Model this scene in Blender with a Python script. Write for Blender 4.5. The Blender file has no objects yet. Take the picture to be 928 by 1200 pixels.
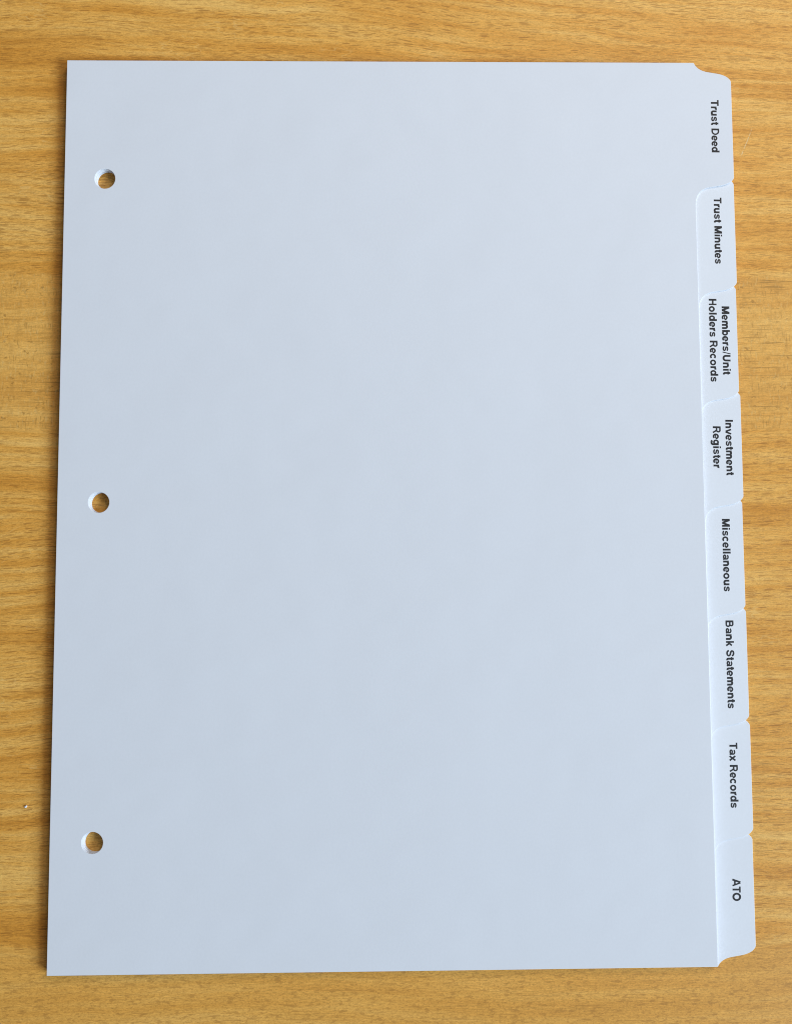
import bpy, bmesh, math, random
from mathutils import Vector, Matrix

sc = bpy.context.scene
COL = sc.collection
MM = 0.001

# ------------------------------------------------------------------ camera
cam = bpy.data.cameras.new('camera')
cam.sensor_fit = 'VERTICAL'
cam.sensor_height = 36.0
cam.sensor_width = 27.84
cam.lens = 1100 * 36 / 1200
cam.clip_start = 0.01
cam.clip_end = 20
co = bpy.data.objects.new('camera', cam)
co.location = (-2.7805 * MM, -26.173 * MM, 307.99 * MM)
co.rotation_euler = (0.0740204, -0.0221715, -0.0041804)
COL.objects.link(co)
sc.camera = co

# ------------------------------------------------------------------ light
sc.view_settings.view_transform = 'Standard'
sc.view_settings.look = 'None'
sc.view_settings.exposure = 0
sc.view_settings.gamma = 1
sc.render.film_transparent = False
sc.cycles.filter_width = 1.05
w = bpy.data.worlds.new('World')
sc.world = w
w.use_nodes = True
bg = w.node_tree.nodes['Background']
bg.inputs[0].default_value = (0.86, 0.93, 1.0, 1)
bg.inputs[1].default_value = 0.11


def area(name, loc, target, size, size_y, watts, color):
    l = bpy.data.lights.new(name, 'AREA')
    l.shape = 'RECTANGLE'
    l.size = size
    l.size_y = size_y
    l.energy = watts
    l.color = color
    o = bpy.data.objects.new(name, l)
    o.location = loc
    o.rotation_euler = (Vector(target) - Vector(loc)).to_track_quat('-Z', 'Y').to_euler()
    COL.objects.link(o)
    return o


# the window to the right of the table, and an added weak fill lamp, warming the far end of the sheets
area('window_light', (3.4, -1.50, 2.10), (0, 0, 0), 2.5, 1.6, 236, (0.705, 0.860, 1.0))
area('warm_top_fill', (0.42, 0.62, 0.72), (-0.03, 0.15, 0), 0.6, 0.5, 4.1, (1.0, 0.88, 0.76))


# ------------------------------------------------------------------ node helper
class NT:
    def __init__(self, name):
        self.m = bpy.data.materials.new(name)
        self.m.use_nodes = True
        self.t = self.m.node_tree
        self.n = self.t.nodes
        self.l = self.t.links
        self.bsdf = self.n['Principled BSDF']

    def put(self, sock, v):
        if hasattr(v, 'is_output'):
            self.l.new(v, sock)
        else:
            sock.default_value = v

    def math(self, op, a, b=0.0, c=0.0, clamp=False):
        n = self.n.new('ShaderNodeMath')
        n.operation = op
        n.use_clamp = clamp
        self.put(n.inputs[0], a)
        self.put(n.inputs[1], b)
        self.put(n.inputs[2], c)
        return n.outputs[0]

    def add(self, a, b): return self.math('ADD', a, b)
    def sub(self, a, b): return self.math('SUBTRACT', a, b)
    def mul(self, a, b): return self.math('MULTIPLY', a, b)
    def ma(self, a, b, c): return self.math('MULTIPLY_ADD', a, b, c)

    def step(self, v, lo, hi, olo=0.0, ohi=1.0):
        n = self.n.new('ShaderNodeMapRange')
        n.interpolation_type = 'SMOOTHSTEP'
        self.put(n.inputs[0], v)
        for i, q in enumerate((lo, hi, olo, ohi)):
            self.put(n.inputs[i + 1], q)
        return n.outputs[0]

    def xyz(self, x, y, z=0.0):
        n = self.n.new('ShaderNodeCombineXYZ')
        for i, q in enumerate((x, y, z)):
            self.put(n.inputs[i], q)
        return n.outputs[0]

    def noise(self, x, y, sx, sy, seed=0.0, detail=2.0, rough=0.5, dist=0.0):
        v = self.xyz(self.mul(x, 1.0 / sx), self.mul(y, 1.0 / sy), seed)
        n = self.n.new('ShaderNodeTexNoise')
        n.inputs['Scale'].default_value = 1.0
        n.inputs['Detail'].default_value = detail
        n.inputs['Roughness'].default_value = rough
        n.inputs['Distortion'].default_value = dist
        self.l.new(v, n.inputs['Vector'])
        return n.outputs['Fac']

    def dashes(self, x, y, sx, sy, seed, r, keep):
        """separate spindle-shaped marks, one per cell, some cells left empty; each of its own strength"""
        n = self.n.new('ShaderNodeTexVoronoi')
        n.voronoi_dimensions = '2D'
        n.inputs['Scale'].default_value = 1.0
        n.inputs['Randomness'].default_value = 1.0
        self.l.new(self.xyz(self.ma(x, 1.0 / sx, seed), self.ma(y, 1.0 / sy, seed * 1.7)), n.inputs['Vector'])
        c = self.n.new('ShaderNodeSeparateColor')
        self.l.new(n.outputs['Color'], c.inputs[0])
        rr = self.ma(c.outputs[0], r * 0.75, r * 0.45)
        d = self.math('DIVIDE', n.outputs['Distance'], rr)
        return self.mul(self.mul(self.step(d, 1.0, 0.55), self.step(self.sub(keep, c.outputs[1]), 0.0, 0.15)),
                        self.ma(c.outputs[2], 0.55, 0.45))

    def ramp(self, f, stops):
        n = self.n.new('ShaderNodeValToRGB')
        e = n.color_ramp.elements
        while len(e) < len(stops):
            e.new(0.5)
        for q, (p, c) in zip(e, stops):
            q.position = p
            q.color = (*c, 1)
        self.l.new(f, n.inputs[0])
        return n.outputs[0]

    def mix(self, f, a, b, mode='MIX'):
        n = self.n.new('ShaderNodeMix')
        n.data_type = 'RGBA'
        n.blend_type = mode
        self.put(n.inputs[0], f)
        for s, q in ((6, a), (7, b)):
            self.put(n.inputs[s], (*q, 1) if isinstance(q, tuple) else q)
        return n.outputs[2]

    def bump(self, h, dist, strength=1.0, prev=None):
        n = self.n.new('ShaderNodeBump')
        n.inputs['Distance'].default_value = dist
        n.inputs['Strength'].default_value = strength
        self.put(n.inputs['Height'], h)
        if prev:
            self.l.new(prev, n.inputs['Normal'])
        return n.outputs[0]

    def pos_mm(self):
        tc = self.n.new('ShaderNodeTexCoord')
        s = self.n.new('ShaderNodeSeparateXYZ')
        v = self.n.new('ShaderNodeVectorMath')
        v.operation = 'SCALE'
        v.inputs['Scale'].default_value = 1000.0
        self.l.new(tc.outputs['Object'], v.inputs[0])
        self.l.new(v.outputs[0], s.inputs[0])
        return s.outputs


# ------------------------------------------------------------------ materials
def beech_laminate():
    k = NT('beech_laminate')
    x, y, _ = k.pos_mm()
    # slow wander of the grain, and the slant of the streaks along the far side
    w1 = k.noise(x, y, 95, 45, 3.1, 1.5)
    w2 = k.noise(x, y, 22, 14, 9.4, 1.0)
    yw = k.ma(w1, 13.0, y)
    yw = k.ma(w2, 1.6, yw)
    slant = k.mul(k.mul(k.step(y, 118, 158), k.step(x, -70, 40)), k.mul(k.add(x, 70.0), 0.085))
    yw = k.add(yw, slant)
    # zones of the print: quarter-cut band with flecks, blotchy band at the near side
    edge = k.mul(k.sub(k.noise(x, y, 9, 4, 17.0, 2), 0.5), 7.0)
    ye = k.add(y, edge)
    band = k.mul(k.step(ye, 22.5, 25.5), k.step(ye, 77.5, 75.0))
    near = k.step(ye, -139.0, -146.5)
    plain = k.math('SUBTRACT', k.sub(1.0, band), near, clamp=True)

    # broad streaks
    s = k.noise(x, yw, 60, 3.6, 1.7, 4.0, 0.66)
    s2 = k.noise(x, yw, 150, 17.0, 5.2, 2.0, 0.5)
    st = k.add(k.mul(s, 0.62), k.mul(s2, 0.38))
    col = k.ramp(st, [(0.37, (0.655, 0.283, 0.040)), (0.46, (0.745, 0.350, 0.060)),
                      (0.53, (0.810, 0.418, 0.088)), (0.63, (0.875, 0.508, 0.138))])
    pale = k.mix(0.55, (0.810, 0.436, 0.106), col)
    col = k.mix(band, col, pale)
    col = k.mix(k.mul(near, 0.55), col, (0.785, 0.404, 0.086))
    # thin dark edges of the growth rings
    ring = k.math('ABSOLUTE', k.sub(k.noise(x, yw, 120, 9.0, 21.5, 2.0, 0.45), 0.5))
    ringm = k.mul(k.step(ring, 0.014, 0.0), k.step(k.noise(x, y, 45, 12, 8.8, 1), 0.46, 0.62))
    col = k.mix(k.mul(k.mul(ringm, plain), 0.30), col, (0.36, 0.17, 0.035))
    # fine fibre
    f1 = k.noise(x, yw, 3.2, 0.30, 2.2, 3.0, 0.65)
    f2 = k.noise(x, y, 0.55, 0.30, 7.7, 2.0, 0.6)
    fib = k.add(k.mul(k.sub(f1, 0.5), 0.78), k.mul(k.sub(f2, 0.5), 0.62))
    v = k.add(1.0, fib)
    col = k.mix(1.0, col, k.xyz(v, v, v), 'MULTIPLY')
    # pores: short dark dashes, in two lengths, each a little tilted
    yp = k.ma(k.noise(x, y, 24, 8, 31.0, 1.0), 2.4, yw)
    yp = k.ma(k.noise(x, y, 1.6, 1.0, 32.0, 1.0), 0.16, yp)
    yp = k.ma(x, -0.030, yp)
    row = k.noise(x, yw, 70, 6.0, 12.0, 2.0)
    keep = k.step(row, 0.35, 0.65, 0.40, 0.85)
    p1 = k.mul(k.dashes(x, yp, 6.5, 0.70, 3.3, 0.36, keep), k.add(plain, k.mul(near, 0.15)))
    p2 = k.mul(k.dashes(x, yp, 3.8, 0.46, 7.1, 0.37, keep), k.add(plain, k.mul(near, 0.3)))
    p3 = k.mul(k.dashes(x, yp, 1.4, 0.34, 11.9, 0.40, 0.6), plain)
    pores = k.math('MAXIMUM', p1, k.math('MAXIMUM', k.mul(p2, 0.85), k.mul(p3, 0.55)))
    col = k.mix(k.mul(pores, 0.60), col, (0.300, 0.110, 0.018))
    # pale hair-fine squiggles that follow the grain
    q = k.math('ABSOLUTE', k.sub(k.noise(x, yw, 16, 5.5, 44.0, 2.0, 0.55), 0.5))
    qm = k.mul(k.mul(k.step(q, 0.010, 0.0), k.step(k.noise(x, y, 26, 17, 51.0, 1), 0.53, 0.64)), plain)
    col = k.mix(k.mul(qm, 0.34), col, (0.90, 0.60, 0.22))

    # quarter-cut band: long thin lines, cross checks and small knots of flecks
    yb = k.ma(k.noise(x, y, 30, 12, 61.0, 1.0), 1.8, y)
    h1 = k.noise(x, yb, 24, 0.62, 62.0, 1.0, 0.4)
    hl = k.step(h1, 0.645, 0.70)
    h3 = k.noise(x, yb, 9, 0.35, 69.0, 2.0, 0.5)
    xb = k.ma(k.noise(x, y, 6, 9, 64.0, 1.0), 0.8, x)
    v1 = k.noise(xb, y, 0.55, 3.6, 65.0, 1.5, 0.6)
    vl = k.mul(k.step(v1, 0.56, 0.68), k.step(k.noise(x, y, 7, 6, 66.0, 1.0), 0.42, 0.58))
    v2 = k.noise(xb, y, 2.2, 5.0, 72.0, 2.0, 0.6)
    b1 = k.noise(x, y, 2.2, 1.7, 67.0, 2.0, 0.6)
    bl = k.mul(k.step(b1, 0.57, 0.68), k.step(k.noise(x, y, 9, 6, 68.0, 1.0), 0.42, 0.60))
    bm = k.math('MAXIMUM', k.mul(hl, 0.60), k.math('MAXIMUM', k.mul(vl, 0.46), k.mul(bl, 0.60)))
    bm = k.math('MAXIMUM', bm, k.mul(k.step(v2, 0.48, 0.70), 0.24))
    bm = k.math('MAXIMUM', bm, k.mul(k.step(h3, 0.55, 0.72), 0.30))
    col = k.mix(k.mul(bm, band), col, (0.30, 0.145, 0.030))
    lt = k.mul(k.step(k.noise(xb, y, 0.7, 2.4, 77.0, 1.5, 0.6), 0.56, 0.70), band)
    col = k.mix(k.mul(lt, 0.28), col, (0.80, 0.56, 0.22))
    # near side: reddish blotches and a few long lines
    n1 = k.noise(x, y, 2.5, 0.9, 71.0, 2.0, 0.55)
    nb = k.mul(k.step(n1, 0.52, 0.62), k.step(k.noise(x, y, 8, 2.6, 73.0, 1.0), 0.40, 0.55))
    n2 = k.noise(x, yb, 18, 0.50, 74.0, 2.0, 0.5)
    nl = k.step(n2, 0.635, 0.70)
    n3 = k.noise(x, y, 0.9, 0.5, 76.0, 2.0, 0.6)
    nm = k.math('MAXIMUM', k.mul(nb, 0.46), k.mul(nl, 0.44))
    nm = k.math('MAXIMUM', nm, k.mul(k.step(n3, 0.50, 0.70), 0.46))
    col = k.mix(k.mul(nm, near), col, (0.34, 0.150, 0.032))

    # the one pale scratch beside the first tab
    ax, ay, bx, by = 121.8, 117.0, 126.9, 128.8
    L = math.hypot(bx - ax, by - ay)
    ux, uy = (bx - ax) / L, (by - ay) / L
    dx, dy = k.sub(x, ax), k.sub(y, ay)
    along = k.add(k.mul(dx, ux), k.mul(dy, uy))
    across = k.math('ABSOLUTE', k.add(k.add(k.mul(dx, -uy), k.mul(dy, ux)), k.mul(k.sub(k.noise(x, y, 5, 5, 80, 1), 0.5), 0.8)))
    scm = k.mul(k.mul(k.step(across, 0.22, 0.05), k.mul(k.step(along, 0, 2.5), k.step(along, L, L - 3))),
                k.step(k.noise(x, y, 1.2, 1.2, 81.0, 1), 0.30, 0.55))
    col = k.mix(k.mul(scm, 0.75), col, (0.82, 0.62, 0.34))
    k.put(k.bsdf.inputs['Base Color'], col)
    k.put(k.bsdf.inputs['Roughness'], k.ma(f2, 0.12, 0.42))
    k.bsdf.inputs['Specular IOR Level'].default_value = 0.35
    h = k.sub(k.mul(f1, 0.4), k.add(pores, k.mul(scm, 0.6)))
    k.put(k.bsdf.inputs['Normal'], k.bump(h, 0.00004, 0.6))
    return k.m


def card(name, base):
    k = NT(name)
    x, y, _ = k.pos_mm()
    a = k.noise(x, y, 38, 30, 1.0, 2.0, 0.5)
    b = k.noise(x, y, 0.9, 0.9, 2.0, 3.0, 0.7)
    c = k.noise(x, y, 6, 4.5, 3.0, 3.0, 0.6)
    v = k.add(1.0, k.add(k.mul(k.sub(b, 0.5), 0.050), k.mul(k.sub(c, 0.5), 0.018)))
    col = k.mix(1.0, base, k.xyz(v, v, v), 'MULTIPLY')
    k.put(k.bsdf.inputs['Base Color'], col)
    k.bsdf.inputs['Roughness'].default_value = 0.55
    k.bsdf.inputs['Specular IOR Level'].default_value = 0.25
    n = k.bump(a, 0.0004, 1.0)
    k.put(k.bsdf.inputs['Normal'], k.bump(b, 0.00003, 0.5, n))
    return k.m


def ink():
    k = NT('black_ink')
    x, y, _ = k.pos_mm()
    b = k.noise(x, y, 0.3, 0.3, 2.0, 2.0, 0.6)
    k.put(k.bsdf.inputs['Base Color'], k.ramp(b, [(0.3, (0.003, 0.003, 0.005)), (0.7, (0.007, 0.007, 0.011))]))
    k.bsdf.inputs['Roughness'].default_value = 0.6
    return k.m


M_WOOD = beech_laminate()
M_CARD = card('white_card', (0.772, 0.793, 0.852))
M_TAB = card('white_card_tab', (0.800, 0.822, 0.878))
M_INK = ink()


# ------------------------------------------------------------------ builders
def link(name, mesh, mat, parent=None, loc=(0, 0, 0)):
    o = bpy.data.objects.new(name, mesh)
    if mat:
        mesh.materials.clear()
        mesh.materials.append(mat)
    o.location = loc
    o.parent = parent
    COL.objects.link(o)
    return o


def table_top():
    bm = bmesh.new()
    bmesh.ops.create_cube(bm, size=1.0)
    bmesh.ops.scale(bm, vec=(1.5, 1.1, 0.025), verts=bm.verts)
    bmesh.ops.translate(bm, vec=(0, 0, -0.0125), verts=bm.verts)
    bmesh.ops.bevel(bm, geom=bm.edges[:], offset=0.002, segments=2, affect='EDGES')
    me = bpy.data.meshes.new('table_top')
    bm.to_mesh(me)
    bm.free()
    o = link('table_top', me, M_WOOD)
    o['kind'] = 'structure'
    o['label'] = 'yellow beech wood-grain table top under the stack of dividers'


table_top()

BODY_X = 105.4
PROF = [(0, 0), (-.40, -.75), (-1.5, -1.75), (-3.6, -2.6), (-6.4, -3.1), (-9.2, -3.65),
        (-11.2, -4.7), (-12.4, -6.2), (-13.0, -8.0), (-13.2, -9.7)]


def catmull(pts, n=5):
    out = []
    P = [pts[0]] + pts + [pts[-1]]
    for i in range(1, len(P) - 2):
        p0, p1, p2, p3 = P[i - 1:i + 3]
        for s in range(n):
            t = s / n
            out.append(tuple(0.5 * (2 * p1[j] + (p2[j] - p0[j]) * t + (2 * p0[j] - 5 * p1[j] + 4 * p2[j] - p3[j]) * t * t
                                    + (3 * p1[j] - p0[j] - 3 * p2[j] + p3[j]) * t ** 3) for j in range(2)))
    out.append(pts[-1])
    return out


CURVE = catmull(PROF)
TL, BL, BRy = (-105.42, 148.6), (-105.4, -148.45), -148.4
TOPY, TOPY_R = 148.6, 149.5


def outline(ytop, ybot, xo):
    """Outline of one divider, clockwise from its top left corner. xo: x of the tab's outer edge."""
    top = [(xo + dx, ytop - dy) for dx, dy in CURVE]        # going from outer edge to body edge
    bot = [(xo + dx, ybot + dy) for dx, dy in CURVE]
    pts = [TL]
    if top[-1][1] > TOPY_R:                                 # the tab's shoulder is cut by the sheet's own top edge
        t = [p for p in top if p[1] < TOPY_R]
        pts.append((t[-1][0] - 0.15, TOPY_R))
        pts += t[::-1]
    else:
        pts += [(BODY_X, TOPY - 0.05)] + top[::-1]
    if bot[-1][1] < BRy:
        t = [p for p in bot if p[1] > BRy - 0.9]
        pts += t
        pts.append((t[-1][0] - 0.1, BRy - 0.9))
    else:
        pts += bot + [(BODY_X, BRy)]
    pts.append(BL)
    return pts


def circle(cx, cy, r, n=64):
    return [(cx + r * math.cos(2 * math.pi * i / n), cy + r * math.sin(2 * math.pi * i / n)) for i in range(n)]


HALF = 0.17          # half thickness, mm


def card_mesh(loops):
    cu = bpy.data.curves.new('tmp', 'CURVE')
    cu.dimensions = '2D'
    cu.fill_mode = 'BOTH'
    BV = 0.10
    cu.extrude = (HALF - BV) * MM
    cu.bevel_depth = BV * MM
    cu.bevel_resolution = 2
    cu.offset = -BV * MM
    for lp in loops:
        s = cu.splines.new('POLY')
        s.points.add(len(lp) - 1)
        for p, (a, b) in zip(s.points, lp):
            p.co = (a * MM, b * MM, 0, 1)
        s.use_cyclic_u = True
    o = bpy.data.objects.new('tmp', cu)
    COL.objects.link(o)
    dg = bpy.context.evaluated_depsgraph_get()
    dg.update()
    me = bpy.data.meshes.new_from_object(o.evaluated_get(dg))
    bpy.data.objects.remove(o)
    bpy.data.curves.remove(cu)
    return me


def split(me, x, keep_low):
    bm = bmesh.new()
    bm.from_mesh(me)
    bmesh.ops.remove_doubles(bm, verts=bm.verts, dist=1e-7)
    bmesh.ops.bisect_plane(bm, geom=bm.verts[:] + bm.edges[:] + bm.faces[:], plane_co=(x * MM, 0, 0), plane_no=(1, 0, 0),
                           clear_outer=keep_low, clear_inner=not keep_low)
    out = bpy.data.meshes.new('card')
    bm.to_mesh(out)
    bm.free()
    return out


def arc(cx, cy, rx, ry, a0, a1, n=14):
    return [(cx + rx * math.cos(math.radians(a0 + (a1 - a0) * i / n)), cy + ry * math.sin(math.radians(a0 + (a1 - a0) * i / n)))
            for i in range(n + 1)]


# bold grotesque letters drawn as pen strokes: advance width, then centre lines (1000 units to the em)
GLYPH = {
    ' ': (278, []),
    'T': (611, [[(305, 0), (305, 640)], [(20, 652), (590, 652)]]),
    'H': (722, [[(142, 0), (142, 716)], [(580, 0), (580, 716)], [(150, 370), (570, 370)]]),
    'D': (722, [[(142, 0), (142, 716)], [(150, 62), (320, 62)] + arc(330, 358, 285, 295, -88, 88) + [(320, 653), (150, 653)]]),
    'M': (833, [[(137, 0), (137, 716)], [(696, 0), (696, 716)], [(160, 700), (416, 30)], [(416, 30), (672, 700)]]),
    'i': (278, [[(139, 0), (139, 519)], [(139, 596), (139, 716)]]),
    'l': (278, [[(139, 0), (139, 716)]]),
    'I': (278, [[(139, 0), (139, 716)]]),
    'r': (389, [[(137, 0), (137, 519)], [(140, 290), (165, 395), (225, 448), (300, 460), (372, 445)]]),
    'u': (611, [[(135, 519), (135, 210)] + arc(298, 205, 163, 145, 182, 355) + [(470, 230)], [(474, 0), (474, 519)]]),
    'n': (611, [[(137, 0), (137, 519)], [(140, 290)] + arc(306, 318, 167, 142, 176, 2) + [(473, 0)]]),
    'm': (889, [[(137, 0), (137, 519)], [(140, 300)] + arc(292, 325, 152, 136, 176, 2) + [(444, 0)],
                [(446, 300)] + arc(600, 325, 151, 136, 176, 2) + [(751, 0)]]),
    'o': (611, [arc(305, 259, 203, 205, 0, 360, 28)]),
    'e': (556, [[(100, 240), (460, 240)], arc(280, 259, 195, 205, -3, 318, 24)]),
    'd': (611, [arc(272, 259, 172, 203, 0, 360, 26), [(474, 0), (474, 716)]]),
    'b': (611, [arc(339, 259, 172, 203, 0, 360, 26), [(137, 0), (137, 716)]]),
    'g': (611, [arc(272, 270, 172, 192, 0, 360, 26), [(474, 519), (474, 0)] + arc(290, -20, 184, 130, 0, -160)]),
    'a': (556, [arc(272, 345, 182, 117, 160, 5) + [(455, 200), (458, 90), (485, 0)], arc(250, 152, 160, 96, 0, 360, 22)]),
    's': (556, [[(462, 375), (425, 435), (350, 460), (270, 463), (170, 446), (118, 395), (125, 335), (190, 298), (280, 272),
                 (380, 245), (445, 200), (450, 130), (395, 76), (285, 58), (175, 72), (110, 115), (85, 165)]]),
    'S': (667, [[(560, 490), (530, 585), (450, 642), (330, 657), (210, 640), (135, 575), (130, 490), (190, 425), (330, 378),
                 (470, 335), (550, 270), (560, 185), (505, 105), (405, 65), (320, 60), (205, 80), (130, 145), (100, 235)]]),
    'c': (556, [arc(285, 259, 192, 205, 42, 318, 22)]),
    't': (333, [[(165, 660), (165, 150), (190, 85), (240, 60), (318, 66)], [(18, 462), (312, 462)]]),
    'U': (722, [[(142, 716), (142, 280)] + arc(361, 275, 219, 215, 182, 358) + [(580, 716)]]),
    'O': (778, [arc(389, 358, 305, 300, 0, 360, 32)]),
    'R': (722, [[(142, 0), (142, 716)], [(150, 653), (420, 653)] + arc(430, 500, 140, 153, 84, -84) + [(420, 345), (150, 345)],
                [(390, 340), (470, 280), (645, 0)]]),
    'B': (722, [[(142, 0), (142, 716)], [(150, 655), (400, 655)] + arc(405, 520, 130, 135, 84, -84) + [(400, 384), (150, 384)],
                [(400, 384), (430, 380)] + arc(430, 222, 160, 158, 84, -84) + [(420, 62), (150, 62)]]),
    'A': (722, [[(68, 0), (340, 716)], [(382, 716), (654, 0)], [(180, 222), (545, 222)]]),
    'v': (556, [[(66, 519), (262, 0)], [(294, 0), (490, 519)]]),
    'x': (556, [[(75, 519), (481, 0)], [(75, 0), (481, 519)]]),
    'k': (556, [[(137, 0), (137, 716)], [(150, 170), (460, 519)], [(265, 300), (475, 0)]]),
    '/': (278, [[(50, -12), (228, 728)]]),
}


def stroke(bm, pts, width, z):
    P = [Vector(p) for p in pts]
    closed = (P[0] - P[-1]).length < 1 and len(P) > 4
    n = len(P)
    rows = []
    for i, p in enumerate(P):
        if closed:
            a = P[(i - 1) % (n - 1)]
            b = P[(i + 1) % (n - 1)]
        else:
            a = P[max(0, i - 1)]
            b = P[min(n - 1, i + 1)]
        d = (b - a).normalized()
        q = Vector((-d.y, d.x)) * width / 2
        rows.append((bm.verts.new((p.x + q.x, p.y + q.y, z)), bm.verts.new((p.x - q.x, p.y - q.y, z))))
    for r0, r1 in zip(rows, rows[1:]):
        bm.faces.new((r0[0], r0[1], r1[1], r1[0]))


def pen(ch, j):
    if ch == '/':
        return 92
    if ch == 'e':
        return (104, 158)[j]
    if ch in 'as':
        return 136
    if ch in 'ocdbg':
        return 158 if j == 0 else 182
    if ch in 'TDRBAHt' and j:
        return 142
    if ch in 'Sxvk':
        return 158
    return 182


def text_mesh(body):
    bm = bmesh.new()
    x = 0
    for ch in body:
        adv, strokes = GLYPH[ch]
        for j, s in enumerate(strokes):
            stroke(bm, [(x + a, b) for a, b in s], pen(ch, j), j)
        x += adv
    me = bpy.data.meshes.new('printed_lettering')
    bm.to_mesh(me)
    bm.free()
    return me


def bounds(me):
    xs = [v.co.x for v in me.vertices]
    ys = [v.co.y for v in me.vertices]
    return min(xs), max(xs), min(ys), max(ys)


hb = bounds(text_mesh('H'))
CAP0, CAP1 = hb[2], hb[3]
CAP_MM = 2.60

# outer edge of the tab from y0 to y1, its x, and the sheet's small shift and turn in the stack
DIV = [
    (142.9, 109.3, 118.5, 0.00, 0.00, 0.0000),
    (107.1, 73.3, 118.45, 0.20, 0.05, 0.0006),
    (71.1, 36.9, 118.3, 0.05, -0.10, 0.0002),
    (34.9, 1.4, 118.45, 0.40, 0.08, -0.0004),
    (-0.9, -34.3, 118.35, 0.15, -0.06, 0.0005),
    (-36.7, -70.2, 118.4, 0.38, 0.10, -0.0003),
    (-73.3, -106.2, 118.5, 0.50, -0.12, 0.0004),
    (-109.8, -143.2, 118.4, 0.30, 0.04, 0.0003),
]
TEXT = {
    1: [('Trust Deed', 111.43, 136.4, 111.27, 118.05)],
    2: [('Trust Minutes', 111.6, 102.58, 111.39, 79.72)],
    3: [('Members/Unit', 113.31, 65.28, 113.16, 42.1), ('Holders Records', 109.01, 67.81, 108.88, 39.68)],
    4: [('Investment', 113.53, 26.96, 113.43, 8.41), ('Register', 109.27, 24.79, 109.09, 10.77)],
    5: [('Miscellaneous', 111.54, -6.0, 111.5, -29.87)],
    6: [('Bank Statements', 111.86, -39.34, 111.78, -67.83)],
    7: [('Tax Records', 112.04, -78.86, 111.87, -99.64)],
    8: [('ATO', 111.8, -122.01, 111.75, -129.04)],
}
LABEL = {
    1: 'topmost white punched divider sheet, its tab at the top right corner reading Trust Deed',
    2: 'white divider with tab reading Trust Minutes, just below the Trust Deed tab',
    3: 'white divider with two-line tab reading Members/Unit Holders Records',
    4: 'white divider with two-line tab reading Investment Register',
    5: 'white divider with tab reading Miscellaneous, halfway down the right edge',
    6: 'white divider with tab reading Bank Statements',
    7: 'white divider with tab reading Tax Records, next to last of the tabs',
    8: 'bottom white divider lying on the wood, its lowest tab reading ATO',
}
DROOP = {1: 0.0, 2: 0.020, 3: 0.020, 4: 0.022, 5: 0.020, 6: 0.020, 7: 0.015, 8: 0.0}

holes = [circle(-92.1, yy, 3.38) for yy in (107.75, -0.2, -108.0)]
for i, (y0, y1, xo, sx, sy, rot) in enumerate(DIV, 1):
    z = (8 - i) * 0.375 + HALF + 0.02
    root = bpy.data.objects.new('tab_divider', None)
    root.empty_display_size = 0.01
    root.location = (sx * MM, sy * MM, z * MM)
    root.rotation_euler = (0, 0, rot)
    COL.objects.link(root)
    root['label'] = LABEL[i]
    root['category'] = 'tab divider'
    root['group'] = 'tab dividers squared up in one stack'
    full = card_mesh([outline(y0, y1, xo)] + holes)
    body = split(full, BODY_X + 0.2, True)
    tab = split(full, BODY_X + 0.2, False)
    for v in tab.vertices:
        v.co.z -= DROOP[i] * max(0, v.co.x - BODY_X * MM)
    link('sheet', body, M_CARD, root)
    t = link('tab', tab, M_CARD if i == 1 else M_TAB, root)
    bpy.data.meshes.remove(full)
    # printed words
    parts = []
    for word, xa, ya, xb, yb in TEXT[i]:
        me = text_mesh(word)
        b = bounds(me)
        L = math.hypot(xb - xa, yb - ya)
        sxx = L / (b[1] - b[0])
        syy = CAP_MM / (CAP1 - CAP0)
        ang = math.atan2(yb - ya, xb - xa)
        inv = Matrix.Rotation(-rot, 4, 'Z')
        for v in me.vertices:
            px = (v.co.x - b[0]) * sxx
            py = (v.co.y - CAP0) * syy
            X = xa + px * math.cos(ang) - py * math.sin(ang) - sx
            Y = ya + px * math.sin(ang) + py * math.cos(ang) - sy
            q = inv @ Vector((X, Y, 0))
            v.co = (q.x * MM, q.y * MM, (HALF + 0.012 + 0.004 * v.co.z - DROOP[i] * max(0, q.x - BODY_X)) * MM)
        link('printed_lettering', me, M_INK, t)

# ------------------------------------------------------------------ a crumb on the wood
random.seed(4)
bm = bmesh.new()
bmesh.ops.create_icosphere(bm, subdivisions=2, radius=0.5 * MM)
for v in bm.verts:
    v.co *= random.uniform(0.75, 1.15)
    v.co.x *= 1.0
    v.co.y *= 0.75
    v.co.z *= 0.55
me = bpy.data.meshes.new('crumb')
bm.to_mesh(me)
bm.free()
cr = link('crumb', me, M_CARD, None, (-114.1 * MM, -97.2 * MM, 0.27 * MM))
cr.rotation_euler = (0, 0, 0.5)
cr['label'] = 'tiny white crumb on the wood to the left of the stack'
cr['category'] = 'crumb'
